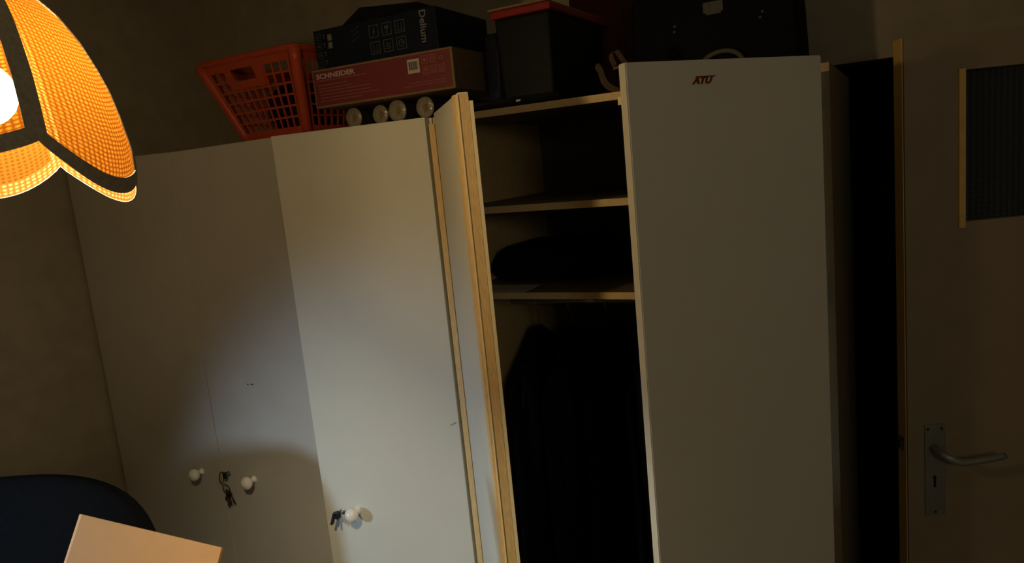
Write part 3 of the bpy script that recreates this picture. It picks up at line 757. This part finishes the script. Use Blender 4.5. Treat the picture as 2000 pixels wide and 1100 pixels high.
# shoulder strap loops
ss = thing('shoulder_strap', 'brown webbing shoulder strap curling over the wardrobe edge beside the dark case', 'strap', (-0.57, 1.56, Z0))
def band(pts, wv, th=0.002):
    rows = [[Vector(p) - Vector(wv) / 2, Vector(p) + Vector(wv) / 2] for p in pts]
    bm = nb(); vs = [[bm.verts.new(p) for p in r] for r in rows]
    for a in range(len(vs) - 1): bm.faces.new((vs[a][0], vs[a + 1][0], vs[a + 1][1], vs[a][1]))
    bmesh.ops.solidify(bm, geom=list(bm.faces), thickness=th); return bm
def smoothed(pts, n=6):
    P = [Vector(p) for p in pts]; out = []
    for i in range(len(P) - 1):
        p0, p1, p2, p3 = P[max(i - 1, 0)], P[i], P[i + 1], P[min(i + 2, len(P) - 1)]
        for k in range(n):
            t = k / n
            out.append(0.5 * ((2 * p1) + (p2 - p0) * t + (2 * p0 - 5 * p1 + 4 * p2 - p3) * t * t + (3 * p1 - p0 - 3 * p2 + p3) * t ** 3))
    out.append(P[-1]); return out
obj('webbing', band(smoothed([(-0.612, 1.56, 1.985), (-0.600, 1.56, 2.012), (-0.588, 1.56, 2.004), (-0.577, 1.555, 1.975), (-0.556, 1.55, 1.957), (-0.530, 1.55, 1.951)]), (0.012, 0, 0.008)), 'webbing', ss)
obj('webbing', band(smoothed([(-0.520, 1.55, 1.952), (-0.535, 1.55, 1.972), (-0.549, 1.55, 2.005), (-0.556, 1.55, 2.028), (-0.546, 1.555, 2.036), (-0.535, 1.56, 2.018), (-0.520, 1.56, 1.995), (-0.505, 1.56, 1.98)]), (0.010, 0, 0.004)), 'webbing', ss)

# --- dark case
cs = thing('suitcase', 'dark rounded suitcase with a pale paper label, on the right end of the wardrobe', 'suitcase', (-0.39, 1.86, Z0))
def rounded_case(x0, x1, z0, z1, y0, y1, r, bev, taperx=0.0):
    bm = nb(); pts = []
    for cx, cz, a0 in ((x1 - r, z0 + 0.02, -90), (x1 - r, z1 - r, 0), (x0 + r, z1 - r, 90), (x0 + r, z0 + 0.02, 180)):
        rr_ = 0.02 if cz < (z0 + z1) / 2 else r
        for k in range(7):
            a = math.radians(a0 + 90 * k / 6)
            ccx = cx if rr_ == r else (x1 - 0.02 if cx > (x0 + x1) / 2 else x0 + 0.02)
            px = ccx + rr_ * math.cos(a); pz = cz + rr_ * math.sin(a)
            px += taperx * (pz - z0) / (z1 - z0) * (1 if px < (x0 + x1) / 2 else -1)
            pts.append((px, pz))
    A = [bm.verts.new((x, y0, z)) for x, z in pts]; B = [bm.verts.new((x, y1, z)) for x, z in pts]
    n = len(pts)
    bm.faces.new(A); bm.faces.new(B[::-1])
    for k in range(n): bm.faces.new((A[k], B[k], B[(k + 1) % n], A[(k + 1) % n]))
    bmesh.ops.recalc_face_normals(bm, faces=bm.faces)
    es = [e for e in bm.edges if abs(e.verts[0].co.y - e.verts[1].co.y) < 1e-6]
    bmesh.ops.bevel(bm, geom=es, offset=bev, segments=3, affect='EDGES', profile=0.5)
    return bm
obj('shell', rounded_case(-0.590, -0.198, Z0 + 0.0005, 2.205, 1.78, 1.96, 0.045, 0.012, 0.012), 'case', cs, smooth=True)
CP = frame_pt((0, 1.78, 0), (1, 0, 0), (0, 0, 1), (0, -1, 0))
bm = nb(); add_slab(bm, CP, -0.408, -0.363, 2.117, 2.140, 0.0003, 0.001); add_slab(bm, CP, -0.402, -0.368, 2.112, 2.117, 0.0003, 0.001)
lb = obj('paper_label', bm, 'label', cs, label='torn grey paper label')
for x, z in ((-0.4756, 2.0996), (-0.4775, 2.0875), (-0.2777, 2.0992), (-0.283, 2.0875)):
    bm = nb(); add_lathe(bm, (x, 1.78, z), (0, -1, 0), [(0, 0), (0.0035, 0), (0.003, 0.0015), (0, 0.002)], 10); obj('rivet', bm, 'grey_strap', cs, smooth=True)
bm = nb()
add_tube(bm, smoothed([(-0.425, 1.775, 1.985), (-0.405, 1.762, 2.012), (-0.375, 1.758, 2.024), (-0.345, 1.758, 2.022), (-0.325, 1.762, 2.008), (-0.315, 1.775, 1.980)]), 0.0055, 8)
obj('carry_handle', bm, 'grey_strap', cs, smooth=True)

# ------------------------------------------------------------------ inside the open wardrobe
SZ = 1.5165
hp = tag(obj('folded_clothes', blob(-0.825, 1.76, SZ + 0.0004, 0.150, 0.15, 0.047, 11, 0.09, 0.6), 'black_cloth', smooth=True), 'heap of dark navy clothes on the lower shelf of the open wardrobe', 'clothes')
pp = tag(obj('paper_sheet', box(-0.97, -0.800, 1.512, 1.60, SZ + 0.0002, SZ + 0.0014), 'paper'), 'thin paper sheet lying at the front of the lower shelf', 'paper')
gar = [(-0.905, 'navy_cloth', 0.62, 'dark garment hanging first from the left in the open wardrobe'), (-0.805, 'black_cloth', 0.55, 'black garment hanging second from the left in the open wardrobe'),
       (-0.700, 'black_cloth', 0.66, 'black garment hanging third from the left in the open wardrobe'), (-0.590, 'navy_cloth', 0.60, 'dark jacket hanging in the middle right of the open wardrobe'),
       (-0.480, 'case', 0.50, 'dark coat with glossy folds hanging near the half open right door'), (-0.375, 'black_cloth', 0.58, 'black garment hanging behind the half open right door')]
for gi, (gx, gm, gz, lab) in enumerate(gar):
    t = thing('hanging_garment', lab, 'garment', (gx, 1.78, gz), 'clothes hanging in the open wardrobe')
    bm = nb(); rnd = random.Random(gi + 20); ph = [rnd.uniform(0, 6) for _ in range(4)]
    NR, NS = 22, 40; rings = []
    for j in range(NR + 1):
        s = j / NR; z = 1.365 - (1.365 - gz) * s
        sh = min(1, 0.12 + s * 5.5) if s < 0.17 else 1
        ry = 0.205 * sh * (1 + 0.05 * s); rx = (0.018 + 0.022 * min(1, s * 3)) * (0.5 + 0.5 * sh)
        zz = z
        ring_ = []
        for k in range(NS):
            a = 2 * PI * k / NS
            f = 1 + 0.22 * math.sin(7 * a + ph[0] + 1.4 * s) * min(1, s * 2) + 0.12 * math.sin(13 * a + ph[1])
            ring_.append(bm.verts.new((gx + rx * f * math.cos(a) + 0.006 * math.sin(4 * s + ph[2]), 1.78 + ry * (1 + 0.05 * math.sin(5 * a + ph[3]) * s) * math.sin(a), zz)))
        rings.append(ring_)
    for A, B in zip(rings, rings[1:]):
        for k in range(NS): bm.faces.new((A[k], A[(k + 1) % NS], B[(k + 1) % NS], B[k]))
    bm.faces.new(rings[0]); bm.faces.new(rings[-1][::-1])
    obj('cloth', bm, gm, t, smooth=True)
    bm = nb()
    hook = [(gx, 1.78 + 0.018 * math.cos(math.radians(b)), 1.4378 + 0.018 * math.sin(math.radians(b))) for b in range(-20, 200, 20)]
    add_tube(bm, hook + [(gx, 1.765, 1.42), (gx, 1.78, 1.40), (gx, 1.78, 1.36)], 0.0016, 6); obj('hanger_hook', bm, 'steel', t, smooth=True)
    for sg in (-1, 1):
        bm = nb(); add_tube(bm, [(gx + 0.030, 1.78 + sg * 0.14, 1.30), (gx + 0.036, 1.78 + sg * 0.17, 1.15), (gx + 0.036, 1.78 + sg * 0.165, 0.98), (gx + 0.034, 1.78 + sg * 0.16, 0.82)], [0.030, 0.026, 0.023, 0.021], 12)
        obj('sleeve', bm, gm, t, smooth=True)

CHAIR_C = (-2.005, 0.862, 0.880)
# ------------------------------------------------------------------ lower left: padded chair, table with open carton
ch = thing('high_back_chair', 'wide black padded high back chair standing in front of the left wardrobe', 'chair', (-1.92, 0.92, 0))
def superpad(c, half, rot, e=3.2, sub=5):
    bm = nb(); bmesh.ops.create_icosphere(bm, subdivisions=sub, radius=1.0)
    for v in bm.verts:
        q = v.co; n = (abs(q.x) ** e + abs(q.z) ** e) ** (1 / e); n = (n ** 2.4 + abs(q.y) ** 2.4) ** (1 / 2.4)
        q = Vector((q.x / n * half[0], q.y / n * half[1], q.z / n * half[2]))
        v.co = Vector(c) + rot @ q
    return bm
crot = Matrix.Rotation(math.radians(28), 3, 'Z')
obj('backrest', superpad(CHAIR_C, (0.40, 0.06, 0.30), crot), 'chair_cloth', ch, smooth=True)
cc = Vector((CHAIR_C[0], CHAIR_C[1], 0)); sc_ = cc + crot @ Vector((0, 0.30, 0))
obj('seat', superpad((sc_.x, sc_.y, 0.47), (0.25, 0.25, 0.055), crot), 'chair_cloth', ch, smooth=True)
bm = nb(); add_tube(bm, [(sc_.x, sc_.y, 0.06), (sc_.x, sc_.y, 0.43)], 0.03, 12); obj('column', bm, 'black_plastic', ch, smooth=True)
bm = nb(); q = cc.lerp(sc_, 0.1); add_tube(bm, [(sc_.x, sc_.y, 0.405), (q.x, q.y, 0.41), (q.x, q.y, 0.62)], 0.02, 8); obj('back_support', bm, 'black_plastic', ch, smooth=True)
for k in range(5):
    a = 2 * PI * k / 5 + 0.3
    bm = nb(); add_tube(bm, [(sc_.x, sc_.y, 0.09), (sc_.x + 0.27 * math.cos(a), sc_.y + 0.27 * math.sin(a), 0.06)], [0.025, 0.015], 8)
    lg = obj('leg', bm, 'black_plastic', ch, smooth=True)
    bm = nb(); add_lathe(bm, (sc_.x + 0.265 * math.cos(a), sc_.y + 0.265 * math.sin(a) - 0.012, 0.027), (0, 1, 0), [(0, 0), (0.026, 0), (0.026, 0.024), (0, 0.024)], 14); obj('caster', bm, 'black_plastic', lg, smooth=True)

tb = thing('dining_table', 'brown wooden table below the lit pendant lamp', 'table', (-1.1, 0.3, 0))
obj('tabletop', box(-1.55, -0.65, -0.10, 0.66, 0.722, 0.75, 0.004), 'table', tb)
for x in (-1.50, -0.75):
    for y in (-0.05, 0.56):
        bm = nb(); add_hex(bm, [(x + 0.01, y + 0.01, 0), (x + 0.045, y + 0.01, 0), (x + 0.045, y + 0.045, 0), (x + 0.01, y + 0.045, 0), (x, y, 0.7215), (x + 0.055, y, 0.7215), (x + 0.055, y + 0.055, 0.7215), (x, y + 0.055, 0.7215)]); obj('leg', bm, 'table', tb)
ct = thing('cardboard_carton', 'open pale cardboard carton with its flap leaning back, under the lamp', 'box', (-1.19, 0.46, 0.7505))
X0, X1, Y0, Y1, Zb, Zt = -1.378, -0.993, 0.30, 0.632, 0.7510, 1.073
for nm, b in (('side_wall', (X0, X0 + 0.004, Y0, Y1)), ('side_wall', (X1 - 0.004, X1, Y0, Y1)), ('end_wall', (X0 + 0.0042, X1 - 0.0042, Y0, Y0 + 0.004)), ('end_wall', (X0 + 0.0042, X1 - 0.0042, Y1 - 0.004, Y1))):
    obj(nm, box(b[0], b[1], b[2], b[3], Zb, Zt), 'carton', ct)
obj('bottom', box(X0 + 0.0042, X1 - 0.0042, Y0 + 0.0042, Y1 - 0.0042, Zb, Zb + 0.004), 'carton', ct)
FP = frame_pt((X0, Y1, Zt + 0.001), (1, 0, 0), (0, 0.51, 0.86), (0, -0.86, 0.51))
bm = nb(); add_slab(bm, FP, 0.003, X1 - X0, 0, 0.200, -0.005, 0.0); flp = obj('flap', bm, 'carton', ct)
bm = nb(); add_slab(bm, FP, -0.004, 0.0028, 0, 0.200, -0.005, 0.0004); obj('flap_edge', bm, 'carton_edge', flp)
for sx, x, yy in ((-1, X0, 0), (1, X1, 0)):
    bm = nb(); P = frame_pt((x, Y0, Zt + 0.001), (0, 1, 0), (sx * 0.94, 0, -0.34), (0, 0, 1)); add_slab(bm, P, 0.01, Y1 - Y0 - 0.01, 0, 0.17, 0, 0.004); obj('flap', bm, 'carton', ct)
bm = nb(); P = frame_pt((X0, Y0, Zt + 0.001), (1, 0, 0), (0, -0.94, -0.34), (0, 0, 1)); add_slab(bm, P, 0, X1 - X0, 0, 0.17, 0, 0.004); obj('flap', bm, 'carton', ct)
